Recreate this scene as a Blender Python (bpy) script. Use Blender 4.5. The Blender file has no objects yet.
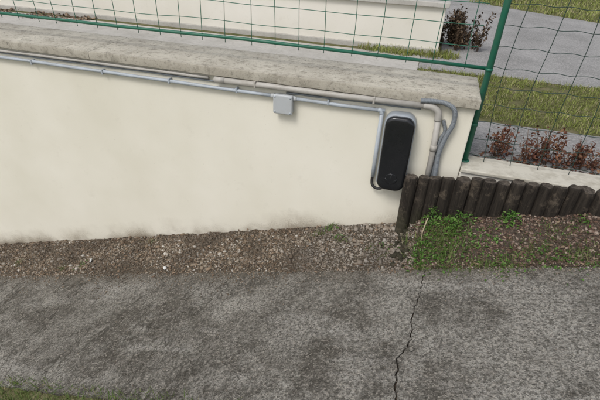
import bpy, math, random, bmesh
import numpy as np
from mathutils import Vector, Matrix, noise as mnoise
random.seed(4); rng=np.random.default_rng(4)
S=bpy.context.scene
# ------------------------------------------------------------ helpers
def link(o,parent=None):
    S.collection.objects.link(o)
    if parent: o.parent=parent
    return o
def empty(name):
    e=bpy.data.objects.new(name,None); S.collection.objects.link(e); return e
def mesh_obj(name,verts,faces,mat=None,parent=None,smooth=False):
    me=bpy.data.meshes.new(name); me.from_pydata([tuple(map(float,v)) for v in verts],[],[tuple(map(int,f)) for f in faces]); me.update()
    if smooth: me.shade_smooth()
    o=bpy.data.objects.new(name,me)
    if mat: me.materials.append(mat)
    return link(o,parent)
def fixn(o):
    bm=bmesh.new(); bm.from_mesh(o.data); bmesh.ops.recalc_face_normals(bm,faces=bm.faces); bm.to_mesh(o.data); bm.free(); return o
def np_mesh(name,V,F,mat,parent=None,smooth=False):
    me=bpy.data.meshes.new(name); n=len(V); m,k=F.shape
    me.vertices.add(n); me.vertices.foreach_set("co",V.astype(np.float32).ravel())
    me.loops.add(m*k); me.loops.foreach_set("vertex_index",F.astype(np.int32).ravel())
    me.polygons.add(m); me.polygons.foreach_set("loop_start",np.arange(0,m*k,k,dtype=np.int32))
    me.polygons.foreach_set("loop_total",np.full(m,k,dtype=np.int32))
    me.update(calc_edges=True); me.validate()
    if smooth: me.shade_smooth()
    me.materials.append(mat)
    return link(bpy.data.objects.new(name,me),parent)
def box(name,x0,x1,y0,y1,z0,z1,mat,parent=None,bevel=0.0,seg=2):
    v=[(x,y,z) for x in(x0,x1) for y in(y0,y1) for z in(z0,z1)]
    f=[(0,1,3,2),(4,6,7,5),(0,4,5,1),(2,3,7,6),(0,2,6,4),(1,5,7,3)]
    o=mesh_obj(name,v,f,mat,parent)
    if bevel:
        m=o.modifiers.new("b","BEVEL"); m.width=bevel; m.segments=seg
    return o
def catmull(pts,n=8):
    P=[Vector(p) for p in pts]; P=[P[0]*2-P[1]]+P+[P[-1]*2-P[-2]]; out=[]
    for i in range(1,len(P)-2):
        for j in range(n):
            t=j/n; a,b,c,d=P[i-1],P[i],P[i+1],P[i+2]
            out.append(0.5*((2*b)+(c-a)*t+(2*a-5*b+4*c-d)*t*t+(3*b-a-3*c+d)*t**3))
    out.append(P[-2]); return out
def tube_geo(path,r,k=10,cap=True):
    path=[Vector(p) for p in path]; V=[];F=[]
    n=len(path); t=(path[1]-path[0]).normalized()
    u=t.orthogonal().normalized()
    for i,p in enumerate(path):
        t=((path[min(i+1,n-1)]-path[max(i-1,0)])).normalized()
        u=(u-t*u.dot(t)).normalized(); w=t.cross(u)
        rr=r(i/(n-1)) if callable(r) else r
        for j in range(k):
            a=2*math.pi*j/k; V.append(p+(u*math.cos(a)+w*math.sin(a))*rr)
    for i in range(n-1):
        for j in range(k):
            F.append((i*k+j,i*k+(j+1)%k,(i+1)*k+(j+1)%k,(i+1)*k+j))
    if cap: F.append(tuple(range(k))[::-1]); F.append(tuple((n-1)*k+j for j in range(k)))
    return V,F
def tube(name,path,r,mat,parent=None,k=12,cap=True):
    V,F=tube_geo(path,r,k,cap); return mesh_obj(name,V,F,mat,parent,True)
def tubes(name,specs,mat,parent=None,k=6):
    V=[];F=[]
    for path,r in specs:
        v,f=tube_geo(path,r,k); o=len(V); V+=v; F+=[tuple(i+o for i in q) for q in f]
    return mesh_obj(name,V,F,mat,parent,True)
# ------------------------------------------------------------ materials
class M:
    def __init__(s,name,rough=0.8,spec=0.3):
        s.m=bpy.data.materials.new(name); s.m.use_nodes=True; s.t=s.m.node_tree; s.n=s.t.nodes; s.l=s.t.links
        s.b=s.n["Principled BSDF"]; s.b.inputs["Roughness"].default_value=rough
        s.b.inputs["Specular IOR Level"].default_value=spec
        s.co=s.n.new("ShaderNodeTexCoord").outputs["Object"]
    def mapped(s,scale=(1,1,1),rot=(0,0,0),loc=(0,0,0)):
        m=s.n.new("ShaderNodeMapping"); m.inputs["Scale"].default_value=scale; m.inputs["Rotation"].default_value=rot; m.inputs["Location"].default_value=loc
        s.l.new(s.co,m.inputs[0]); return m.outputs[0]
    def noise(s,scale,detail=4,rough=0.6,vec=None,dist=0):
        n=s.n.new("ShaderNodeTexNoise"); n.inputs["Scale"].default_value=scale; n.inputs["Detail"].default_value=detail
        n.inputs["Roughness"].default_value=rough; n.inputs["Distortion"].default_value=dist
        s.l.new(vec or s.co,n.inputs["Vector"]); return n.outputs["Fac"]
    def vornode(s,scale,vec=None,feat="F1"):
        n=s.n.new("ShaderNodeTexVoronoi"); n.feature=feat; n.inputs["Scale"].default_value=scale
        s.l.new(vec or s.co,n.inputs["Vector"]); return n
    def vor(s,scale,out="Distance"): return s.vornode(scale).outputs[out]
    def sepc(s,c):
        n=s.n.new("ShaderNodeSeparateColor"); s.l.new(c,n.inputs[0]); return n.outputs
    def ramp(s,fac,stops,interp="LINEAR"):
        r=s.n.new("ShaderNodeValToRGB"); e=r.color_ramp; e.interpolation=interp
        while len(e.elements)<len(stops): e.elements.new(0.5)
        for el,(p,c) in zip(e.elements,stops):
            el.position=p; el.color=(*c,1) if isinstance(c,(tuple,list)) else (c,c,c,1)
        s.l.new(fac,r.inputs[0]); return r.outputs[0]
    def mix(s,fac,a,b,mode="MIX"):
        m=s.n.new("ShaderNodeMix"); m.data_type="RGBA"; m.blend_type=mode; m.clamp_factor=True
        for i,x in ((0,fac),(6,a),(7,b)):
            if isinstance(x,bpy.types.NodeSocket): s.l.new(x,m.inputs[i])
            elif i==0: m.inputs[0].default_value=x
            else: m.inputs[i].default_value=(*x,1)
        return m.outputs[2]
    def math(s,op,a,b=0):
        m=s.n.new("ShaderNodeMath"); m.operation=op
        for i,x in ((0,a),(1,b)):
            if isinstance(x,bpy.types.NodeSocket): s.l.new(x,m.inputs[i])
            else: m.inputs[i].default_value=x
        return m.outputs[0]
    def sep(s):
        n=s.n.new("ShaderNodeSeparateXYZ"); s.l.new(s.co,n.inputs[0]); return n.outputs
    def rng(s,v,a,b,c=0,d=1):
        n=s.n.new("ShaderNodeMapRange"); s.l.new(v,n.inputs[0])
        for i,x in enumerate((a,b,c,d)): n.inputs[i+1].default_value=x
        return n.outputs[0]
    def island(s): return s.n.new("ShaderNodeNewGeometry").outputs["Random Per Island"]
    def col(s,c):
        if isinstance(c,bpy.types.NodeSocket): s.l.new(c,s.b.inputs["Base Color"])
        else: s.b.inputs["Base Color"].default_value=(*c,1)
    def bump(s,h,strength=0.5,dist=0.01,prev=None):
        n=s.n.new("ShaderNodeBump"); n.inputs["Strength"].default_value=strength; n.inputs["Distance"].default_value=dist
        s.l.new(h,n.inputs["Height"])
        if prev: s.l.new(prev,n.inputs["Normal"])
        s.l.new(n.outputs[0],s.b.inputs["Normal"]); return n.outputs[0]

def render_mat(name,base,grime=True):
    m=M(name,0.9,0.2)
    sc=lambda a,b,c:(base[0]*a,base[1]*b,base[2]*c)
    c=m.mix(m.ramp(m.noise(1.3,3),[(0.35,0.0),(0.7,1.0)]),base,sc(.91,.905,.875))
    sp=m.ramp(m.noise(9,5,0.75),[(0.58,0.0),(0.76,0.28)])
    c=m.mix(sp,c,sc(.72,.70,.66))
    c=m.mix(m.ramp(m.noise(45,3,0.7),[(0.66,0.0),(0.74,0.35)]),c,sc(.6,.57,.5))
    if grime:
        x,y,z=m.sep()
        patch=m.ramp(m.noise(2.3,3,0.6,m.mapped((1,1,1),(0,0,0),(7,0,1))),[(0.42,0.12),(0.62,1.0)])
        base_z=m.math("SUBTRACT",z,m.math("MULTIPLY",x,0.31))
        h=m.math("ADD",base_z,m.math("MULTIPLY",m.noise(7,5,0.75),-0.22))
        c=m.mix(m.math("MULTIPLY",m.rng(h,0.03,-0.11,0,0.8),patch),c,(0.38,0.33,0.25))
        fine=m.math("ADD",base_z,m.math("MULTIPLY",m.noise(95,4,0.8),-0.32))
        c=m.mix(m.math("MULTIPLY",m.rng(fine,-0.10,-0.165,0,0.7),patch),c,(0.24,0.20,0.15))
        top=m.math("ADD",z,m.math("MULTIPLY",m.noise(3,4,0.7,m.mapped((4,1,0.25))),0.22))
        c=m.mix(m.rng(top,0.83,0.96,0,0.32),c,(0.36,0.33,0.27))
    m.col(c)
    m.bump(m.noise(150,2,0.6),0.3,0.003)
    return m.m
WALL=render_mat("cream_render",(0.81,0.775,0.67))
WALL2=render_mat("cream_render_far",(0.74,0.71,0.64),False)

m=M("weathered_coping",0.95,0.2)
c=m.mix(m.ramp(m.noise(4,5,0.7),[(0.3,0.0),(0.7,1.0)]),(0.40,0.365,0.30),(0.57,0.535,0.45))
c=m.mix(m.ramp(m.noise(22,5,0.8),[(0.50,0.0),(0.66,0.8)]),c,(0.22,0.20,0.16))
c=m.mix(m.ramp(m.noise(60,3,0.7),[(0.58,0.0),(0.68,0.7)]),c,(0.13,0.12,0.10))
c=m.mix(m.ramp(m.noise(11,4,0.7,m.mapped((1,1,1),(1,2,3))),[(0.6,0.0),(0.72,0.5)]),c,(0.64,0.61,0.53))
x,y,z=m.sep()
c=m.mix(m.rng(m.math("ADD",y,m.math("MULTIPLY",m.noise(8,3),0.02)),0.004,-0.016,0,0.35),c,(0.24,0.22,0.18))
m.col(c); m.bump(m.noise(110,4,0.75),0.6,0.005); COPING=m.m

m=M("old_concrete",0.93,0.2)
c=m.mix(m.ramp(m.noise(1.4,4,0.65),[(0.38,0.0),(0.58,1.0)]),(0.135,0.122,0.102),(0.30,0.283,0.25))
c=m.mix(m.ramp(m.noise(5,5,0.8),[(0.42,0.75),(0.54,0.0)]),c,(0.085,0.076,0.062))
x,y,z=m.sep()
wear=m.math("ADD",m.noise(2.6,5,0.75,m.mapped((1,1,1),(0,0,0),(5,2,0))),m.rng(x,-1.8,0.6,-0.06,0.07))
c=m.mix(m.ramp(wear,[(0.50,0.0),(0.60,0.70)]),c,(0.43,0.41,0.365))
streak=m.noise(2.0,5,0.7,m.mapped((0.6,2.4,1),(0,0,0.25)))
c=m.mix(m.ramp(streak,[(0.54,0.0),(0.66,0.6)]),c,(0.47,0.45,0.41))
c=m.mix(m.ramp(m.noise(22,4,0.8),[(0.53,0.0),(0.64,0.5)]),c,(0.42,0.395,0.35))
vn=m.vornode(150); h=m.sepc(vn.outputs["Color"])
c=m.mix(m.ramp(h[0],[(0.0,0.0),(0.55,0.0),(0.85,0.38),(1,0.65)]),c,(0.45,0.41,0.35))
c=m.mix(m.ramp(h[1],[(0.0,0.65),(0.3,0.25),(0.5,0.0)]),c,(0.07,0.063,0.053))
c=m.mix(m.ramp(m.noise(75,4,0.8),[(0.42,0.7),(0.52,0.0)]),c,(0.06,0.055,0.045))
edge=m.math("ADD",y,m.math("MULTIPLY",m.noise(5,4,0.7),0.24))
c=m.mix(m.rng(edge,-0.46,-0.28,0,0.7),c,(0.105,0.085,0.06))
hair=m.math("ABSOLUTE",m.math("SUBTRACT",m.noise(1.6,5,0.55,m.mapped((1.5,0.7,1),(0,0,0.5),(3.1,1.7,0))),0.5))
msk=m.math("MULTIPLY",m.rng(hair,0.006,0.0012,0,0.7),m.rng(x,-0.4,-0.9,0,1))
c=m.mix(msk,c,(0.05,0.045,0.035))
m.col(c)
b=m.bump(vn.outputs["Distance"],1.0,0.005); m.bump(m.noise(45,5,0.8),1.0,0.010,b); CONC=m.m

def gravelish(name,cols,sc=90,bd=0.008):
    m=M(name,0.9,0.25)
    vn=m.vornode(sc); sc_=m.sepc(vn.outputs["Color"])
    n=len(cols); c=m.ramp(sc_[0],[(i/(n-1)*0.98,cc) for i,cc in enumerate(cols)])
    c=m.mix(m.ramp(vn.outputs["Distance"],[(0.25,0.0),(0.6,0.85)]),c,(0.05,0.04,0.03))
    m.col(c); m.bump(m.ramp(vn.outputs["Distance"],[(0,1.0),(0.7,0.0)]),0.9,bd); return m.m
SOIL=gravelish("gravelly_soil",[(0.10,0.076,0.05),(0.19,0.15,0.105),(0.065,0.05,0.036),(0.24,0.21,0.165)],140,0.005)

m=M("pebbles",0.8,0.3)
i=m.island()
c=m.ramp(i,[(0,(0.085,0.06,0.04)),(0.2,(0.20,0.145,0.095)),(0.4,(0.27,0.23,0.18)),(0.56,(0.135,0.11,0.08)),(0.74,(0.23,0.165,0.11)),(0.9,(0.35,0.31,0.26)),(1.0,(0.52,0.49,0.44))])
c=m.mix(m.ramp(m.noise(3.5,4,0.65),[(0.40,0.70),(0.56,0.0)]),c,(0.065,0.048,0.034))
x,y,z=m.sep()
c=m.mix(m.rng(m.math("ADD",x,m.math("MULTIPLY",m.noise(6,3),0.4)),-0.45,-0.1,0,0.35),c,(0.30,0.28,0.25))
m.col(c); PEB=m.m
m=M("bark_chips",0.9,0.2)
m.col(m.ramp(m.island(),[(0,(0.045,0.03,0.023)),(0.4,(0.11,0.07,0.05)),(0.7,(0.17,0.115,0.09)),(1,(0.32,0.26,0.21))])); CHIP=m.m
def leafmat(name,stops,rough=0.6,tl=0.25):
    m=M(name,rough,0.35); c=m.ramp(m.island(),stops)
    c=m.mix(m.ramp(m.noise(3,3,0.6),[(0.4,0.45),(0.65,0.0)]),c,tuple(v*0.6 for v in stops[0][1]))
    m.col(c)
    if tl:
        tr=m.n.new("ShaderNodeBsdfTranslucent"); m.l.new(c,tr.inputs[0]); mx=m.n.new("ShaderNodeMixShader"); mx.inputs[0].default_value=tl
        m.l.new(m.b.outputs[0],mx.inputs[1]); m.l.new(tr.outputs[0],mx.inputs[2]); m.l.new(mx.outputs[0],m.n["Material Output"].inputs[0])
    return m.m
GRASS=leafmat("grass_blades",[(0,(0.07,0.12,0.025)),(0.45,(0.13,0.19,0.045)),(0.8,(0.20,0.26,0.07)),(0.93,(0.30,0.27,0.15)),(1,(0.36,0.30,0.19))])
GRASSY=leafmat("lawn_blades",[(0,(0.17,0.20,0.045)),(0.4,(0.28,0.33,0.075)),(0.72,(0.38,0.42,0.12)),(0.86,(0.44,0.40,0.20)),(1,(0.52,0.45,0.28))])
WEED=leafmat("weed_leaves",[(0,(0.05,0.12,0.02)),(0.5,(0.095,0.21,0.035)),(0.85,(0.15,0.30,0.055)),(1,(0.26,0.36,0.12))],0.5)
DEAD=leafmat("dead_leaves",[(0,(0.09,0.035,0.022)),(0.5,(0.17,0.065,0.038)),(0.8,(0.24,0.11,0.06)),(1,(0.30,0.18,0.10))],0.85,0)
DRY=leafmat("dry_leaves",[(0,(0.09,0.06,0.038)),(0.5,(0.19,0.13,0.085)),(1,(0.35,0.26,0.18))],0.85,0)
SHRUB=leafmat("dried_shrub",[(0,(0.03,0.022,0.014)),(0.5,(0.09,0.058,0.035)),(1,(0.19,0.13,0.08))],0.9,0)
m=M("terrain",0.95,0.1); m.col(m.mix(m.ramp(m.noise(8,4,0.7),[(0.35,0.0),(0.65,1.0)]),(0.08,0.09,0.03),(0.18,0.16,0.09))); m.bump(m.noise(50,3,0.7),0.8,0.01); TERR=m.m
m=M("asphalt",0.9,0.3)
s1=m.sepc(m.vor(120,"Color"))
c=m.mix(m.ramp(m.noise(2,4),[(0.35,0.0),(0.65,1.0)]),(0.23,0.225,0.215),(0.33,0.32,0.31))
c=m.mix(m.ramp(s1[0],[(0.6,0.0),(0.9,0.6)]),c,(0.44,0.42,0.40)); c=m.mix(m.ramp(s1[1],[(0.0,0.5),(0.35,0.0)]),c,(0.11,0.11,0.105))
m.col(c); ASPH=m.m
m=M("terrace_concrete",0.92,0.2); c=m.mix(m.ramp(m.noise(3,5,0.7),[(0.3,0.0),(0.7,1.0)]),(0.37,0.355,0.32),(0.52,0.50,0.46)); c=m.mix(m.ramp(m.noise(30,4,0.8),[(0.52,0.0),(0.7,0.5)]),c,(0.23,0.21,0.18)); m.col(c); TERRACE=m.m
m=M("creosoted_timber",0.85,0.25)
g=m.noise(16,4,0.75,m.mapped((4,4,0.30))); c=m.mix(m.ramp(g,[(0.38,0.0),(0.64,1.0)]),(0.008,0.006,0.005),(0.040,0.032,0.025))
c=m.mix(m.ramp(m.noise(9,5,0.8),[(0.54,0.0),(0.66,0.85)]),c,(0.125,0.10,0.075))
c=m.mix(m.math("MULTIPLY",m.island(),0.3),c,(0.05,0.042,0.032))
x,y,z=m.sep()
c=m.mix(m.rng(m.math("ADD",z,m.math("MULTIPLY",m.noise(12,3),-0.25)),0.10,-0.02,0,0.4),c,(0.055,0.055,0.03))
m.col(c); m.bump(g,1.0,0.008); TIMB=m.m
m=M("cut_timber_end",0.9,0.2)
m.col(m.mix(m.ramp(m.noise(40,4,0.8),[(0.4,0.0),(0.62,1.0)]),(0.03,0.025,0.02),(0.12,0.10,0.08))); TIMBE=m.m
def paint(name,c0,rough,spec=0.5,dirt=0.25,dc=(0.2,0.18,0.14),ns=12):
    m=M(name,rough,spec); c=m.mix(m.ramp(m.noise(ns,4,0.75),[(0.45,0.0),(0.8,dirt)]),c0,dc); m.col(c); return m.m
GREEN=paint("green_coated_steel",(0.012,0.125,0.075),0.45,0.5,0.4,(0.10,0.14,0.10))
DKGREEN=paint("dark_green_wire",(0.012,0.04,0.03),0.5,0.5,0.4,(0.08,0.09,0.08))
GREYPVC=paint("grey_pvc",(0.40,0.44,0.48),0.45,0.45,0.5,(0.27,0.27,0.25))
BEIGE=paint("light_grey_pvc",(0.43,0.41,0.375),0.5,0.4,0.7,(0.25,0.22,0.18))
CORR=paint("grey_flexible_conduit",(0.20,0.22,0.24),0.5,0.4,0.3)
JB=paint("grey_box_plastic",(0.46,0.48,0.49),0.45,0.4,0.45,(0.32,0.31,0.28))
FRAME=paint("silver_grey_plastic",(0.30,0.33,0.36),0.38,0.5,0.2)
BLACK=paint("black_gloss_plastic",(0.012,0.013,0.015),0.22,0.5,0.25,(0.03,0.03,0.03))
RUBBER=paint("black_rubber",(0.01,0.01,0.012),0.55,0.4,0.2)
STEM=paint("woody_stem",(0.13,0.08,0.05),0.8,0.2)
WHITE=paint("white_stone",(0.62,0.62,0.60),0.7,0.3)

# ------------------------------------------------------------ terrain
def plane_z(x): return max(-2.2,min(0.31*x-0.0115,0.40))
def nz(x,y,s,o=0): return mnoise.noise(Vector((x*s,y*s,o)))
def front_z(x,y):
    z=plane_z(x)
    if -0.47<y<=0.03:
        t=min(1,max(0,(y+0.47)/0.47))
        hump=math.sin(math.pi*min(1,t))*0.022*(1+0.8*nz(x,y,4))
        if x>0.05:
            w=min(1,(x-0.05)/0.12)*max(0,1-(x-0.05)/1.6)
            u=min(1,max(0,(y+0.42)/0.28)); hump+=w*0.12*u*u*(3-2*u)
        z=z+hump+0.014*nz(x,y,9)-0.006
    elif -1.38<y<=-0.47: z-=0.035
    elif y<=-1.38: z+=-0.012+0.015*nz(x,y,5)
    return z
def terr_z(x,y): return 0.40 if y>0.03 else front_z(x,y)
def axis(a,b,st,far): 
    v=list(np.arange(a,b+1e-6,st)); lo=[a-k for k in far][::-1]; hi=[b+k for k in far]; return lo+v+hi
def grid_obj(name,xs,ys,zf,mat,parent=None,smooth=True):
    V=[(x,y,zf(x,y)) for y in ys for x in xs]; n=len(xs)
    F=[(j*n+i,j*n+i+1,(j+1)*n+i+1,(j+1)*n+i) for j in range(len(ys)-1) for i in range(n-1)]
    return mesh_obj(name,V,F,mat,parent,smooth)
far=[0.5,1.5,3,5,10,25,60,150]
xs=axis(-7.0,1.6,0.05,far)
ys=[-150,-60,-25,-10,-5,-3.5,-2.5]+list(np.arange(-2.1,-1.399,0.05))+[-1.381,-1.379,-1.2,-0.9,-0.6,-0.471]+list(np.arange(-0.465,0.026,0.035))+[0.029,0.031,0.5,1,2,3,5,10,25,60,150]
g=grid_obj("ground",xs,ys,terr_z,TERR,None,True); g.data.shade_flat()
def frange(a,b,s): return list(np.arange(a,b+1e-6,s))
grid_obj("gravel_bed",frange(-7,0.10,0.05),frange(-0.468,-0.0,0.036),lambda x,y:front_z(x,y)+0.004,SOIL)
m2=gravelish("mulch_soil",[(0.05,0.033,0.024),(0.11,0.075,0.055),(0.17,0.13,0.10),(0.07,0.05,0.038)],100)
grid_obj("mulch_bed",frange(0.104,1.55,0.05),frange(-0.468,-0.02,0.032),lambda x,y:front_z(x,y)+0.004,m2)

def jag(pts,amp,sub=6,seed=0):
    out=[]
    for a,b in zip(pts[:-1],pts[1:]):
        for k in range(sub):
            t=k/sub; x=a[0]+(b[0]-a[0])*t; y=a[1]+(b[1]-a[1])*t
            out.append((x+amp*(nz(x,y,45,seed)+.5*nz(x,y,130,seed)),y+amp*nz(x,y,45,seed+9)))
    out.append(pts[-1]); return out
crack=[(.205,-.462),(.198,-.52),(.19,-.62),(.178,-.70),(.16,-.83),(.168,-.90),(.158,-.97),(.122,-1.05),(.125,-1.14),(.13,-1.24),(.12,-1.385)]
cr=jag(crack,0.012,10,3)
def wgap(i): 
    return 0.0016+0.0034*abs(nz(i*0.31,0,1.7,5))+0.0020*i/len(cr)
north=lambda x:(x,-0.462+0.014*nz(x,0,3,1)+0.010*nz(x,0,17,2)+0.004*nz(x,0,50,2))
south=lambda x:(x,-1.385+0.02*nz(x,0,2,7)+0.01*nz(x,0,14,8))
def slab(name,poly,parent,zf):
    n=len(poly); V=[(x,y,zf(x)) for x,y in poly]+[(x,y,zf(x)-0.06) for x,y in poly]
    F=[tuple(range(n))]+[(i,i+n,(i+1)%n+n,(i+1)%n) for i in range(n)]
    return fixn(mesh_obj(name,V,F,CONC,parent))
path=empty("concrete_path"); zp=lambda x:0.31*x-0.0115
L=[north(x) for x in frange(-7,0.19,0.02)]+[(x-wgap(i),y) for i,(x,y) in enumerate(cr)]+[south(x) for x in frange(-7,0.09,0.03)[::-1]]
slab("slab_lower",L,path,zp)
R=[(x+wgap(i),y) for i,(x,y) in enumerate(cr)][::-1]+[north(x) for x in frange(0.23,1.325,0.02)]+[south(x) for x in frange(0.18,1.325,0.03)[::-1]]
slab("slab_upper",R,path,zp)
slab("slab_level",[north(x) for x in frange(1.335,6,0.05)]+[south(x) for x in frange(1.335,6,0.05)[::-1]],path,lambda x:0.402)
grid_obj("crack_soil",[0.05,0.28],[-1.38,-0.47],lambda x,y:zp(x)-0.018,m2,path)

# ------------------------------------------------------------ retaining wall
rw=empty("retaining_wall")
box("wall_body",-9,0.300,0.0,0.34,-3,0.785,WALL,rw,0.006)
def coping(name,x0,x1):
    xs=frange(x0,x1,0.02); 
    if xs[-1]<x1-1e-4: xs.append(x1)
    V=[];F=[]
    prof=[(-0.026,0.786),(-0.030,0.789),(-0.031,0.832),(-0.028,0.8375),(-0.022,0.840),(0.10,0.843),(0.25,0.843),(0.372,0.840),(0.380,0.834),(0.380,0.786)]
    k=len(prof)
    for x in xs:
        for j,(y,z) in enumerate(prof):
            a=0.0035 if j in(1,2,3,4) else 0.002
            e=min(x-x0,x1-x); q=max(0,1-e/0.012)*0.006
            yy=y+a*(nz(x,z,14,j*0.05)+.7*nz(x,z,45,j*.1)); zz=z+a*0.7*(nz(x,y,12,3+j*0.1)+.6*nz(x,y,50,7))-(q if 1<j<8 else 0)
            V.append((x,yy,zz))
    n=len(xs)
    for i in range(n-1):
        for j in range(k): F.append((i*k+j,(i+1)*k+j,(i+1)*k+(j+1)%k,i*k+(j+1)%k))
    F.append(tuple(range(k))); F.append(tuple((n-1)*k+j for j in range(k))[::-1])
    o=fixn(mesh_obj(name,V,F,COPING,rw,True))
    try: o.data.set_sharp_from_angle(angle=math.radians(40))
    except Exception: pass
    return o
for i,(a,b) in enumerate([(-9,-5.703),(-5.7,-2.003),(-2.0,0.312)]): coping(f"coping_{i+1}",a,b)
lw=empty("low_wall")
box("body",0.303,6,0.0,0.17,-0.3,0.412,WALL2,lw,0.008)
low=paint("low_wall_top",(0.58,0.55,0.47),0.9,0.2,0.9,(0.28,0.25,0.19),9)
box("cap",0.304,6,-0.012,0.182,0.4125,0.436,low,lw,0.006)

# ------------------------------------------------------------ pipes
pw=empty("conduit_pipes"); Y=-0.022
tube("grey_pipe",[(-9,Y,0.735)]+[(x,Y,0.712+0.010*(-x-.8)/1.9+0.003*nz(x,0,2.2,3)) for x in frange(-3.6,-0.80,0.1)],0.0105,GREYPVC,pw)
tube("grey_pipe_right",[(-0.66,Y,0.712),(-0.4,Y,0.709),(-0.155,Y,0.713)],0.0105,GREYPVC,pw)
tube("upper_thin_pipe",[(-9,Y+.006,0.772)]+[(x,Y+.004,0.766+0.003*nz(x,0,1.7,8)) for x in frange(-3.6,-1.12,0.1)],0.0085,BEIGE,pw)
tube("dark_cable",[(-9,-.008,0.748)]+[(x,-.008,0.748+0.004*nz(x,0,2)) for x in frange(-3.0,-1.1,0.1)],0.0055,CORR,pw)
tube("large_pipe",[(-1.15,Y-.004,0.764),(-0.8,Y-.004,0.767),(-0.4,Y-.004,0.766),(0.055,Y-.004,0.772)],0.0165,BEIGE,pw,16)
tube("large_pipe_socket",[(-1.155,Y-.004,0.764),(-1.09,Y-.004,0.7645)],0.0185,BEIGE,pw,16)
el=catmull([(0.04,Y-.004,0.772),(0.085,Y-.004,0.770),(0.118,Y-.004,0.745),(0.125,Y-.004,0.700)],8)
tube("elbow",el,0.0185,BEIGE,pw,16)
tube("down_pipe",[(0.125,Y-.004,0.71),(0.135,Y-.004,0.52),(0.137,Y-.004,0.20)],0.0160,BEIGE,pw,16)
tube("down_pipe_collar",[(0.134,Y-.004,0.56),(0.1355,Y-.004,0.525)],0.0185,BEIGE,pw,16)
tube("cable_tail",[(x,-0.010,0.735+0.012*(x+.72)/.74+0.003*nz(x,0,5)) for x in frange(-0.72,0.03,0.05)],0.006,CORR,pw)
def corr(name,pts,r,mat,par):
    p=catmull(pts,60); L=sum((p[i+1]-p[i]).length for i in range(len(p)-1))
    N=int(L/0.0018); out=[];idx=0
    d=[0]
    for i in range(len(p)-1): d.append(d[-1]+(p[i+1]-p[i]).length)
    for k in range(N):
        s=L*k/(N-1)
        while idx<len(d)-2 and d[idx+1]<s: idx+=1
        t=(s-d[idx])/max(1e-9,d[idx+1]-d[idx]); out.append(p[idx].lerp(p[idx+1],min(1,t)))
    return tube(name,out,lambda u:r*(1+0.10*math.sin(u*L/0.0072*2*math.pi)),mat,par,12)
corr("flex_conduit",[(0.02,-0.035,0.798),(0.08,-0.034,0.803),(0.145,-0.034,0.800),(0.195,-0.034,0.770),(0.205,-0.034,0.70),(0.185,-0.034,0.62),(0.168,-0.034,0.52),(0.172,-0.034,0.42),(0.178,-0.034,0.25)],0.0125,CORR,pw)
corr("flex_conduit_inner",[(0.155,-0.012,0.70),(0.175,-0.010,0.64),(0.160,-0.012,0.58),(0.158,-0.012,0.45),(0.165,-0.012,0.25)],0.010,CORR,pw)
for x in (-2.47,-1.93,-1.46,-1.02,-0.47): 
    box("clip",x-.005,x+.005,-0.035,-0.001,0.702,0.732,GREYPVC,pw,0.002)
for x in (-0.9,-0.22): 
    box("clip_large",x-.006,x+.006,-0.0445,-0.001,0.748,0.787,BEIGE,pw,0.003)
# ------------------------------------------------------------ junction box
jb=empty("junction_box")
box("base",-0.785,-0.675,-0.030,-0.001,0.622,0.728,JB,jb,0.008,3)
box("lid",-0.788,-0.672,-0.050,-0.0305,0.617,0.731,JB,jb,0.008,3)
for (x,z) in((-0.776,.630),(-0.684,.630),(-0.776,.719),(-0.684,.719)): tube("screw",[(x,-0.0495,z),(x,-0.0515,z)],0.005,GREYPVC,jb,10)
for s,x in((-1,-0.786),(1,-0.674)): tube("gland",[(x,Y,0.712),(x+s*0.022,Y,0.712)],lambda u:0.0155-0.004*u,JB,jb,12)
# ------------------------------------------------------------ wall charger
wc=empty("wall_charger")
def stadium(x0,x1,z0,z1,r,n=10):
    out=[]
    for cx,cz,a0 in((x1-r,z1-r,0),(x0+r,z1-r,90),(x0+r,z0+r,180),(x1-r,z0+r,270)):
        for k in range(n+1):
            a=math.radians(a0+90*k/n); out.append((cx+r*math.cos(a),cz+r*math.sin(a)))
    return out
def puck(name,x0,x1,z0,z1,r,layers,mat):
    V=[];F=[]
    for (y,ins) in layers:
        for (x,z) in stadium(x0+ins,x1-ins,z0+ins,z1-ins,max(0.005,r-ins)): V.append((x,y,z))
    k=len(V)//len(layers)
    for i in range(len(layers)-1):
        for j in range(k): F.append((i*k+j,i*k+(j+1)%k,(i+1)*k+(j+1)%k,(i+1)*k+j))
    F.append(tuple((len(layers)-1)*k+j for j in range(k))); F.append(tuple(range(k))[::-1])
    return fixn(mesh_obj(name,V,F,mat,wc,True))
puck("back_shell",-0.146,0.021,0.262,0.719,0.055,[(-0.002,0.006),(-0.012,0.0),(-0.066,0.0),(-0.070,0.003)],FRAME)
puck("front_cover",-0.139,0.017,0.267,0.712,0.051,[(-0.0705,0.000),(-0.088,0.0),(-0.095,0.003),(-0.099,0.009),(-0.101,0.018),(-0.1015,0.04)],BLACK)
puck("socket_ring",-0.096,-0.026,0.312,0.382,0.035,[(-0.1012,0.0),(-0.1030,0.002),(-0.1034,0.006)],BLACK)
tube("supply_pipe",[(-0.170,-0.022,0.702),(-0.171,-0.022,0.40),(-0.170,-0.022,0.30)],0.0115,GREYPVC,wc)
tube("pipe_elbow",catmull([(-0.192,-0.022,0.713),(-0.177,-0.022,0.711),(-0.170,-0.022,0.695)],6),0.013,GREYPVC,wc)
tube("cable_loop",catmull([(-0.170,-0.022,0.315),(-0.171,-0.026,0.275),(-0.162,-0.035,0.248),(-0.137,-0.040,0.236),(-0.108,-0.040,0.243),(-0.100,-0.038,0.268)],8),0.0085,RUBBER,wc)

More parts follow.
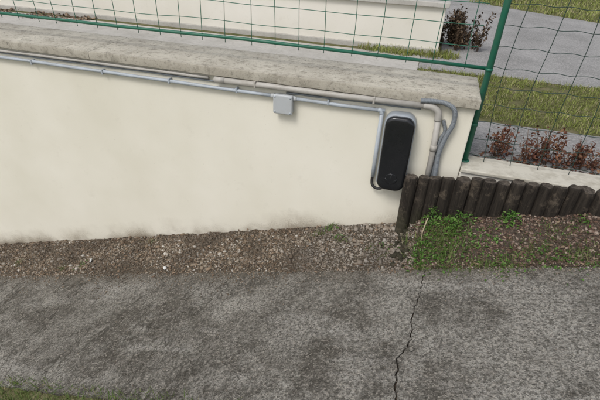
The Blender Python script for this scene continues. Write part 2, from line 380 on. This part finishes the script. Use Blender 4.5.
# ------------------------------------------------------------ palisade
pal=empty("log_palisade")
def log(name,x,y,r,z0,z1,lean=0):
    n=18
    hs=[0,.2,.4,.6,.8,.955,.988,1.0]; rs=[1,1,1,1,1,.99,.94,.84]
    V=[];F=[]
    ph=random.random()*9; tx,ty=random.gauss(0,.10),random.gauss(-.06,.10)
    for h,rr in zip(hs,rs):
        z=z0+(z1-z0)*h
        for j in range(n):
            a=2*math.pi*j/n; q=r*rr*(1+0.08*mnoise.noise(Vector((math.cos(a)*1.2+ph,math.sin(a)*1.2,z*5)))+.05*mnoise.noise(Vector((math.cos(a)*5+ph,math.sin(a)*5,z*3))))
            dx,dy=q*math.cos(a),q*math.sin(a)
            V.append((x+lean*h+dx,y+dy,z+(0.007*mnoise.noise(Vector((dx*60,ph,dy*60)))+dx*tx+dy*ty if h>.9 else 0)))
    for i in range(len(hs)-1):
        for j in range(n): F.append((i*n+j,i*n+(j+1)%n,(i+1)*n+(j+1)%n,(i+1)*n+j))
    F.append(tuple((len(hs)-1)*n+j for j in range(n)))
    o=mesh_obj(name,V,F,TIMB,pal,True); o.data.materials.append(TIMBE); o.data.polygons[-1].material_index=1
    o.data.polygons[-1].use_smooth=False
log("end_log",0.049,-0.130,0.036,-0.1,0.402,0.0)
x=0.116;i=0
while x<2.0:
    r=0.036+random.uniform(-.004,.004)
    top=0.408+0.085*(x-0.1)/0.85 if x<0.95 else 0.495
    log(f"log_{i+1}",x,-0.115+random.uniform(-.007,.007),r,-0.1,top+random.uniform(-.007,.007),random.uniform(-.003,.003)); x+=2*r*0.93; i+=1

# ------------------------------------------------------------ fences
fz=0.12
mf=empty("mesh_fence")
tube("bottom_rail",[(-9,fz,0.968),(-2.8,fz,0.972),(-1.9,fz,0.969),(-1.0,fz,0.973),(0.325,fz,0.958)],0.0095,GREEN,mf,10)
sp=[]
for k in range(62):
    x=0.20-0.148*k+random.uniform(-.01,.01)
    sp.append(([(x+0.014*nz(x,z,3,2),fz-.006,z) for z in frange(0.945,2.35,0.07)],0.0020))
for z in (1.06,1.16,1.26,1.36,1.46,1.56,1.7,1.85,2.0,2.2,2.34):
    sp.append(([(x,fz-.002,z+0.012*nz(x,z,2.2,4)) for x in frange(-9,0.32,0.074)],0.0020))
tubes("wires",sp,GREEN,mf,6)
tube("top_rail",[(-9,fz,2.36),(0.325,fz,2.36)],0.0095,GREEN,mf,10)
fp=empty("fence_post")
tube("post",[(0.325,0.10,0.30),(0.325,0.10,1.4),(0.327,0.10,2.40)],0.0165,GREEN,fp,16)
tube("post_cap",[(0.327,0.10,2.398),(0.327,0.10,2.42)],lambda u:0.0205-0.008*u,GREEN,fp,16)
for z in(0.66,0.958,1.36,1.8): tube("collar",[(0.325,0.10,z-.007),(0.325,0.10,z+.007)],0.019,GREEN,fp,16)
tube("post_foot",[(0.325,0.10,0.436),(0.325,0.10,0.442)],0.026,GREEN,fp,16)
wf=empty("wire_fence"); sp=[]
for k in range(24):
    x=0.42+0.15*k
    sp.append(([(x+0.022*nz(x,z,1.8,2)+0.012*math.sin(z*5+k*1.3),fz+0.01*nz(x,z,3,6),z) for z in frange(0.43,2.35,0.06)],0.0019))
for j in range(19):
    z=0.47+0.10*j
    sp.append(([(x,fz+0.01*nz(x,z,3,6),z+0.012*nz(x,z,3.5,4)+0.004*math.sin(x*42+j*j)) for x in frange(0.33,3.95,0.025)],0.0017))
tubes("wires",sp,DKGREEN,wf,5)
tube("far_post",[(3.96,0.10,0.3),(3.96,0.10,2.4)],0.0175,GREEN,wf,12)

# ------------------------------------------------------------ yard
yz=0.40
def sheet(name,x0,x1,y0,y1,z,mat): return grid_obj(name,[x0,x1],[y0,y1],lambda x,y:z,mat)
sheet("terrace",-9,-0.05,0.345,2.55,0.404,TERRACE)
sheet("asphalt_path",-0.045,9,0.19,0.86,0.404,ASPH)
def poly(name,pts,z,mat): return mesh_obj(name,[(x,y,z) for x,y in pts],[tuple(range(len(pts)))],mat)
poly("asphalt_drive",[(-0.045,2.05)]+[(x,2.05+0.06*nz(x,1,2)+0.03*nz(x,1,9)) for x in frange(0.1,9,0.1)]+[(9,5.0),(3,5.25),(1.0,6.6),(0.16,8.5),(0.16,2.56),(-0.045,2.56)],0.404,ASPH)
hw=empty("house_base_wall")
box("body",-9,0.12,2.70,3.0,0.2,0.86,WALL2,hw,0.005)
box("cap",-9.0,0.15,2.66,3.05,0.8605,0.91,TERRACE,hw,0.006)
box("plinth",-9,0.13,2.665,2.6995,0.2,0.45,TERRACE,hw,0.005)

# ------------------------------------------------------------ scatter
t=(1+5**.5)/2
ico=np.array([(-1,t,0),(1,t,0),(-1,-t,0),(1,-t,0),(0,-1,t),(0,1,t),(0,-1,-t),(0,1,-t),(t,0,-1),(t,0,1),(-t,0,-1),(-t,0,1)],float); ico/=np.linalg.norm(ico[0])
icf=np.array([(0,11,5),(0,5,1),(0,1,7),(0,7,10),(0,10,11),(1,5,9),(5,11,4),(11,10,2),(10,7,6),(7,1,8),(3,9,4),(3,4,2),(3,2,6),(3,6,8),(3,8,9),(4,9,5),(2,4,11),(6,2,10),(8,6,7),(9,8,1)])
def stones(name,P,size,mat):
    n=len(P); B=np.repeat(ico[None],n,0)*(1+rng.uniform(-.25,.25,(n,12,1)))
    B=B*(size[:,None,None]*rng.uniform([.75,.55,.42],[1.3,1.0,.75],(n,3))[:,None,:])
    a=rng.uniform(0,6.28,n); tlt=rng.normal(0,.4,n)
    ca,sa=np.cos(a),np.sin(a); ct,st=np.cos(tlt),np.sin(tlt)
    X=B[...,0];Yv=B[...,1]*ct[:,None]-B[...,2]*st[:,None];Z=B[...,1]*st[:,None]+B[...,2]*ct[:,None]
    B=np.stack([X*ca[:,None]-Yv*sa[:,None],X*sa[:,None]+Yv*ca[:,None],Z],-1)
    V=(B+P[:,None,:]).reshape(-1,3); F=(icf[None]+(np.arange(n)*12)[:,None,None]).reshape(-1,3)
    return np_mesh(name,V,F,mat,None,True)
def pts_on(n,x0,x1,y0,y1,zf,keep=None):
    out=[]
    while len(out)<n:
        x=rng.uniform(x0,x1); y=rng.uniform(y0,y1)
        if keep and not keep(x,y): continue
        out.append((x,y,zf(x,y)))
    return np.array(out)
P=pts_on(22000,-4.3,0.14,-0.475,-0.005,front_z,lambda x,y: rng.random()<(1 if y>-0.42 else .5)*(0.55+0.9*nz(x,y,3,11)+0.45))
sz=np.clip(rng.lognormal(math.log(0.0048),0.48,len(P)),0.0022,0.018); P[:,2]+=0.004+sz*0.25
stones("gravel",P,sz,PEB)
P=pts_on(2800,-3.5,1.2,-0.75,-0.455,lambda x,y:plane_z(x)+0.001,lambda x,y: rng.random()<math.exp(-(-0.455-y)/(0.05*(1+nz(x,0,3,4)))))
sz=rng.uniform(0.0015,0.0055,len(P)); P[:,2]+=sz*0.3
stones("loose_gravel",P,sz,PEB)
P=pts_on(700,-3.0,1.2,-1.37,-0.47,lambda x,y:plane_z(x)+0.001); sz=rng.uniform(0.0010,0.0032,len(P)); stones("grit",P,sz,PEB)
P=np.array([(-2.14,-0.33,front_z(-2.14,-0.33)+.014),(-1.42,-0.43,front_z(-1.42,-.43)+.014)])
stones("white_stone",P,np.array([0.022,0.018]),WHITE)
P=pts_on(3000,0.10,1.3,-0.46,-0.14,front_z); sz=rng.uniform(0.003,0.010,len(P)); P[:,2]+=.004; stones("bark_mulch",P,sz,CHIP)
P=np.array([(x,y,front_z(x,y)+.008) for x,y in zip(rng.normal(.075,.022,60),np.clip(rng.normal(-.30,.07,60),-.44,-.17))]); stones("wood_debris",P,rng.uniform(.006,.022,60),TIMB)

def blades(name,P,L,W,mat,lean=0.45,seg=2):
    n=len(P); a=rng.uniform(0,6.28,n); d=np.stack([np.cos(a),np.sin(a),np.zeros(n)],1); s=np.stack([-np.sin(a),np.cos(a),np.zeros(n)],1)
    bend=np.abs(rng.normal(0,lean,n))
    rows=[]
    for k,(h,w) in enumerate(((0,1),(0.45,0.85),(0.8,0.5),(1.0,0.06))):
        c=P+np.array([0,0,1])*(L*h*np.cos(bend*h))[:,None]+d*(L*h*np.sin(bend*h*1.5))[:,None]
        rows+= [c-s*(W*w/2)[:,None],c+s*(W*w/2)[:,None]]
    V=np.stack(rows,1).reshape(-1,3); q=np.array([(0,1,3,2),(2,3,5,4),(4,5,7,6)])
    F=(q[None]+(np.arange(n)*8)[:,None,None]).reshape(-1,4)
    return np_mesh(name,V,F,mat)
def leaves(name,P,size,mat,aspect=0.55,tilt=0.5,parent=None):
    n=len(P); a=rng.uniform(0,6.28,n); up=rng.normal(0,tilt,n)
    d=np.stack([np.cos(a)*np.cos(up),np.sin(a)*np.cos(up),np.sin(up)],1); s=np.stack([-np.sin(a),np.cos(a),rng.normal(0,.35,n)],1)
    s/=np.linalg.norm(s,axis=1)[:,None]; nn=np.cross(d,s)
    pts=[(0,0,0),(0.3,0.5,.06),(0.3,0,-.04),(0.3,-0.5,.06),(0.65,0.40,.03),(0.65,0,-.08),(0.65,-0.40,.03),(1,0,-.18)]
    V=np.stack([P+d*(size*x)[:,None]+s*(size*aspect*y)[:,None]+nn*(size*z)[:,None] for x,y,z in pts],1).reshape(-1,3)
    tri=np.array([(0,2,1),(0,3,2),(1,2,5),(1,5,4),(2,3,6),(2,6,5),(4,5,7),(5,6,7)])
    F=(tri[None]+(np.arange(n)*8)[:,None,None]).reshape(-1,3)
    return np_mesh(name,V,F,mat,parent,True)
def U(a,b,n): return rng.uniform(a,b,n)
P=pts_on(20000,-0.04,3.0,0.84,2.10,lambda x,y:yz,lambda x,y: nz(x,y,3,1)+nz(x,y,11,2)*.6>-0.45 and y>0.86+0.07*nz(x,0,7,3) and y<2.07+.06*nz(x,1,2))
blades("lawn",P,U(.012,.045,len(P)),U(.003,.006,len(P)),GRASSY,1.0)
P=pts_on(14000,0.6,6.5,5.0,9.5,lambda x,y:yz,lambda x,y:y>5.25+max(0,(3-x))*0.65)
blades("far_lawn",P,U(.03,.09,len(P)),U(.008,.014,len(P)),GRASSY,0.9)
P=pts_on(1600,-0.75,0.35,2.35,2.9,lambda x,y:yz,lambda x,y: ((x+0.15)/.5)**2+((y-2.62)/.17)**2<1+nz(x,y,6))
blades("grass_tuft",P,U(.02,.08,len(P)),U(.005,.009,len(P)),GRASSY,0.8)
P=pts_on(24000,-3.4,1.2,-2.1,-1.30,front_z,lambda x,y:y<-1.335+0.045*nz(x,0,6,3)+0.025*nz(x,0,25,4))
P[:,2]=[plane_z(x)-0.010 for x in P[:,0]]
blades("grass_verge",P,U(.015,.055,len(P)),U(.002,.0045,len(P)),GRASS,0.8)
def cluster(cx,cy,n,r,zf=front_z):
    x=rng.normal(cx,r,n); y=np.clip(rng.normal(cy,r*.7,n),-9,-0.01); return np.array([(a,b,max(zf(a,b),plane_z(a)-.01)) for a,b in zip(x,y)])
T=[cluster(cx,cy,n,r) for cx,cy,n,r in((-2.9,-.33,60,.03),(-2.35,-.40,40,.025),(-0.38,-.03,60,.02),(-0.45,-.12,60,.025),(-0.28,-.20,50,.025),(-1.75,-.12,25,.02),(0.9,-.40,260,.06),(0.70,-.36,200,.06),(0.58,-.44,200,.05),(1.1,-.42,240,.06),(0.45,-.44,160,.045),(0.3,-.45,200,.05),(0.18,-.46,90,.02),(-0.1,-.30,30,.02),(0.8,-.25,90,.05))]
P=np.concatenate(T); blades("grass_sprigs",P,U(.012,.045,len(P)),U(.0015,.0035,len(P)),GRASS,0.8)
W=[]
for cx,cy,n,r,h in((.20,-.20,200,.035,.13),(.28,-.25,280,.05,.09),(.17,-.33,170,.035,.05),(.35,-.21,240,.045,.10),(.25,-.38,240,.06,.035),(.37,-.34,200,.06,.035),(.16,-.41,140,.035,.025),(.48,-.30,130,.05,.03),(.58,-.20,130,.028,.09),(.56,-.42,160,.06,.02),(.70,-.33,90,.06,.02),(.80,-.40,140,.07,.02),(1.0,-.42,140,.07,.02),(.90,-.22,60,.03,.04)):
    x=rng.normal(cx,r,n); y=np.minimum(rng.normal(cy,r,n),-0.155); z=np.array([max(front_z(a,b),plane_z(a)) for a,b in zip(x,y)])+rng.uniform(0.003,h,n)*np.exp(-((x-cx)**2+(y-cy)**2)/(2*r*r))
    W.append(np.stack([x,y,z],1))
P=np.concatenate(W); leaves("weeds",P,U(.007,.024,len(P)),WEED,0.5,0.5)
P=cluster(.26,-.30,620,.085); P[:,1]=np.minimum(P[:,1],-.155); blades("weed_grass",P,U(.02,.09,len(P)),U(.0015,.0035,len(P)),GRASS,0.7)
W=[]
for cx,cy,n,r,h in((-.40,-.05,45,.022,.03),(-.32,-.16,35,.025,.025),(-2.2,-.38,20,.02,.02),(-.02,-.28,20,.03,.02)):
    x=rng.normal(cx,r,n); y=np.minimum(rng.normal(cy,r,n),-.01); z=np.array([front_z(a,b) for a,b in zip(x,y)])+rng.uniform(0.003,h,n); W.append(np.stack([x,y,z],1))
P=np.concatenate(W); leaves("gravel_weeds",P,U(.008,.018,len(P)),WEED,0.55,0.4)
P=pts_on(1600,-4,0.15,-.50,-.01,front_z,lambda x,y: nz(x,y,4,21)>-0.15); P[:,2]=np.maximum(P[:,2],[plane_z(x) for x in P[:,0]])+.009; leaves("leaf_litter",P,U(.006,.024,len(P)),DRY,0.55,0.35)
P=pts_on(420,0.35,1.3,-.48,-.15,front_z); P[:,2]=np.maximum(P[:,2],[plane_z(x) for x in P[:,0]])+.010; leaves("leaf_litter",P,U(.008,.028,len(P)),DRY,0.5,0.35)
sp=[]
for i in range(90):
    x,y=random.uniform(-3,1.1),random.uniform(-.48,-.04); a=random.uniform(0,6.28); l=random.uniform(.02,.07)
    if 0<x and y>-.16: continue
    p=[]
    for t in(-.5,0,.5):
        xx,yy=x+l*t*math.cos(a),min(-.006,y+l*t*math.sin(a)+.004*(t==0)); p.append((xx,yy,max(front_z(xx,yy),plane_z(xx))+.012))
    sp.append((p,0.0014))
tubes("twigs",sp,STEM,None,5)
tube("dead_stick",[(0.165,-.30,front_z(.165,-.30)),(0.16,-.28,0.15),(0.172,-.26,0.235)],0.003,paint("pale_stick",(0.42,0.34,0.24),0.8,0.2),None,6)

def dead_plants(name,spots,mat,hmin,hmax,lsz,nl):
    root=empty(name); sp=[];LP=[]
    for cx,cy in spots:
        for s in range(5):
            h=random.uniform(hmin,hmax); dx,dy=random.gauss(0,.035),random.gauss(0,.03)
            p=[(cx+dx*t+.01*math.sin(3*t+s),cy+dy*t,yz+h*t) for t in (0,.3,.6,1)]
            sp.append((p,lambda u:0.0025-0.0015*u))
            for k in range(nl):
                t=random.uniform(.2,1.03); w=.022*(1.1-t*.5)
                LP.append((cx+dx*t+random.gauss(0,w),cy+dy*t+random.gauss(0,w),yz+h*t+random.gauss(0,.01)))
    tubes("stems",sp,STEM,root,5)
    P=np.array(LP); leaves("dry_foliage",P,U(*lsz,len(P)),mat,0.6,0.9,root)
spots=[(0.50+0.07*i+random.uniform(-.03,.03),0.27+random.uniform(-.03,.05)) for i in range(16)]
dead_plants("dead_ferns",spots,DEAD,.07,.22,(.010,.028),36)
P=pts_on(700,0.4,1.8,0.19,0.36,lambda x,y:yz+.005); leaves("leaf_litter",P,U(.01,.03,len(P)),DEAD,0.6,0.4)
dead_plants("dried_shrub",[(0.30+random.gauss(0,.13),3.15+random.gauss(0,.10)) for i in range(18)],SHRUB,.10,.40,(.02,.045),36)
P=pts_on(500,-6.0,-4.1,2.30,2.65,lambda x,y:yz+.012,lambda x,y:nz(x,y,3,5)>-.1); leaves("leaf_litter",P,U(.02,.06,len(P)),DRY,0.6,0.4)

# ------------------------------------------------------------ camera
yw,th,ro=map(math.radians,(15,33,2.4)); s_,c_=math.sin(yw),math.cos(yw)
F=Vector((-s_*math.cos(th),c_*math.cos(th),-math.sin(th))); R0=Vector((c_,s_,0)); U0=R0.cross(F)
Rv=R0*math.cos(ro)+U0*math.sin(ro); Uv=-R0*math.sin(ro)+U0*math.cos(ro)
cam=bpy.data.cameras.new("camera"); co=bpy.data.objects.new("camera",cam); link(co)
co.matrix_world=Matrix(((Rv.x,Uv.x,-F.x,0),(Rv.y,Uv.y,-F.y,-2.3),(Rv.z,Uv.z,-F.z,1.569),(0,0,0,1)))
cam.sensor_width=36; cam.lens=433/600*36; cam.clip_start=0.05; cam.clip_end=600; S.camera=co
# ------------------------------------------------------------ light
W=bpy.data.worlds.new("World"); S.world=W; W.use_nodes=True; nt=W.node_tree
sky=nt.nodes.new("ShaderNodeTexSky"); sky.sky_type="NISHITA"; sky.sun_disc=False
el,az=math.radians(52),math.radians(205)
sky.sun_elevation=el; sky.sun_rotation=az; sky.dust_density=3; sky.air_density=1.0; sky.ozone_density=1
hsv=nt.nodes.new("ShaderNodeHueSaturation"); hsv.inputs["Saturation"].default_value=0.42
nt.links.new(sky.outputs[0],hsv.inputs["Color"]); bg=nt.nodes["Background"]; nt.links.new(hsv.outputs[0],bg.inputs[0]); bg.inputs[1].default_value=0.15
sl=bpy.data.lights.new("sun","SUN"); sl.energy=1.4; sl.angle=math.radians(18); sl.color=(1,0.98,0.95)
so=bpy.data.objects.new("sun",sl); link(so)
d=Vector((math.sin(az)*math.cos(el),math.cos(az)*math.cos(el),math.sin(el)))
so.rotation_euler=d.to_track_quat("Z","Y").to_euler()
S.view_settings.view_transform="Standard"; S.view_settings.look="None"; S.view_settings.exposure=0
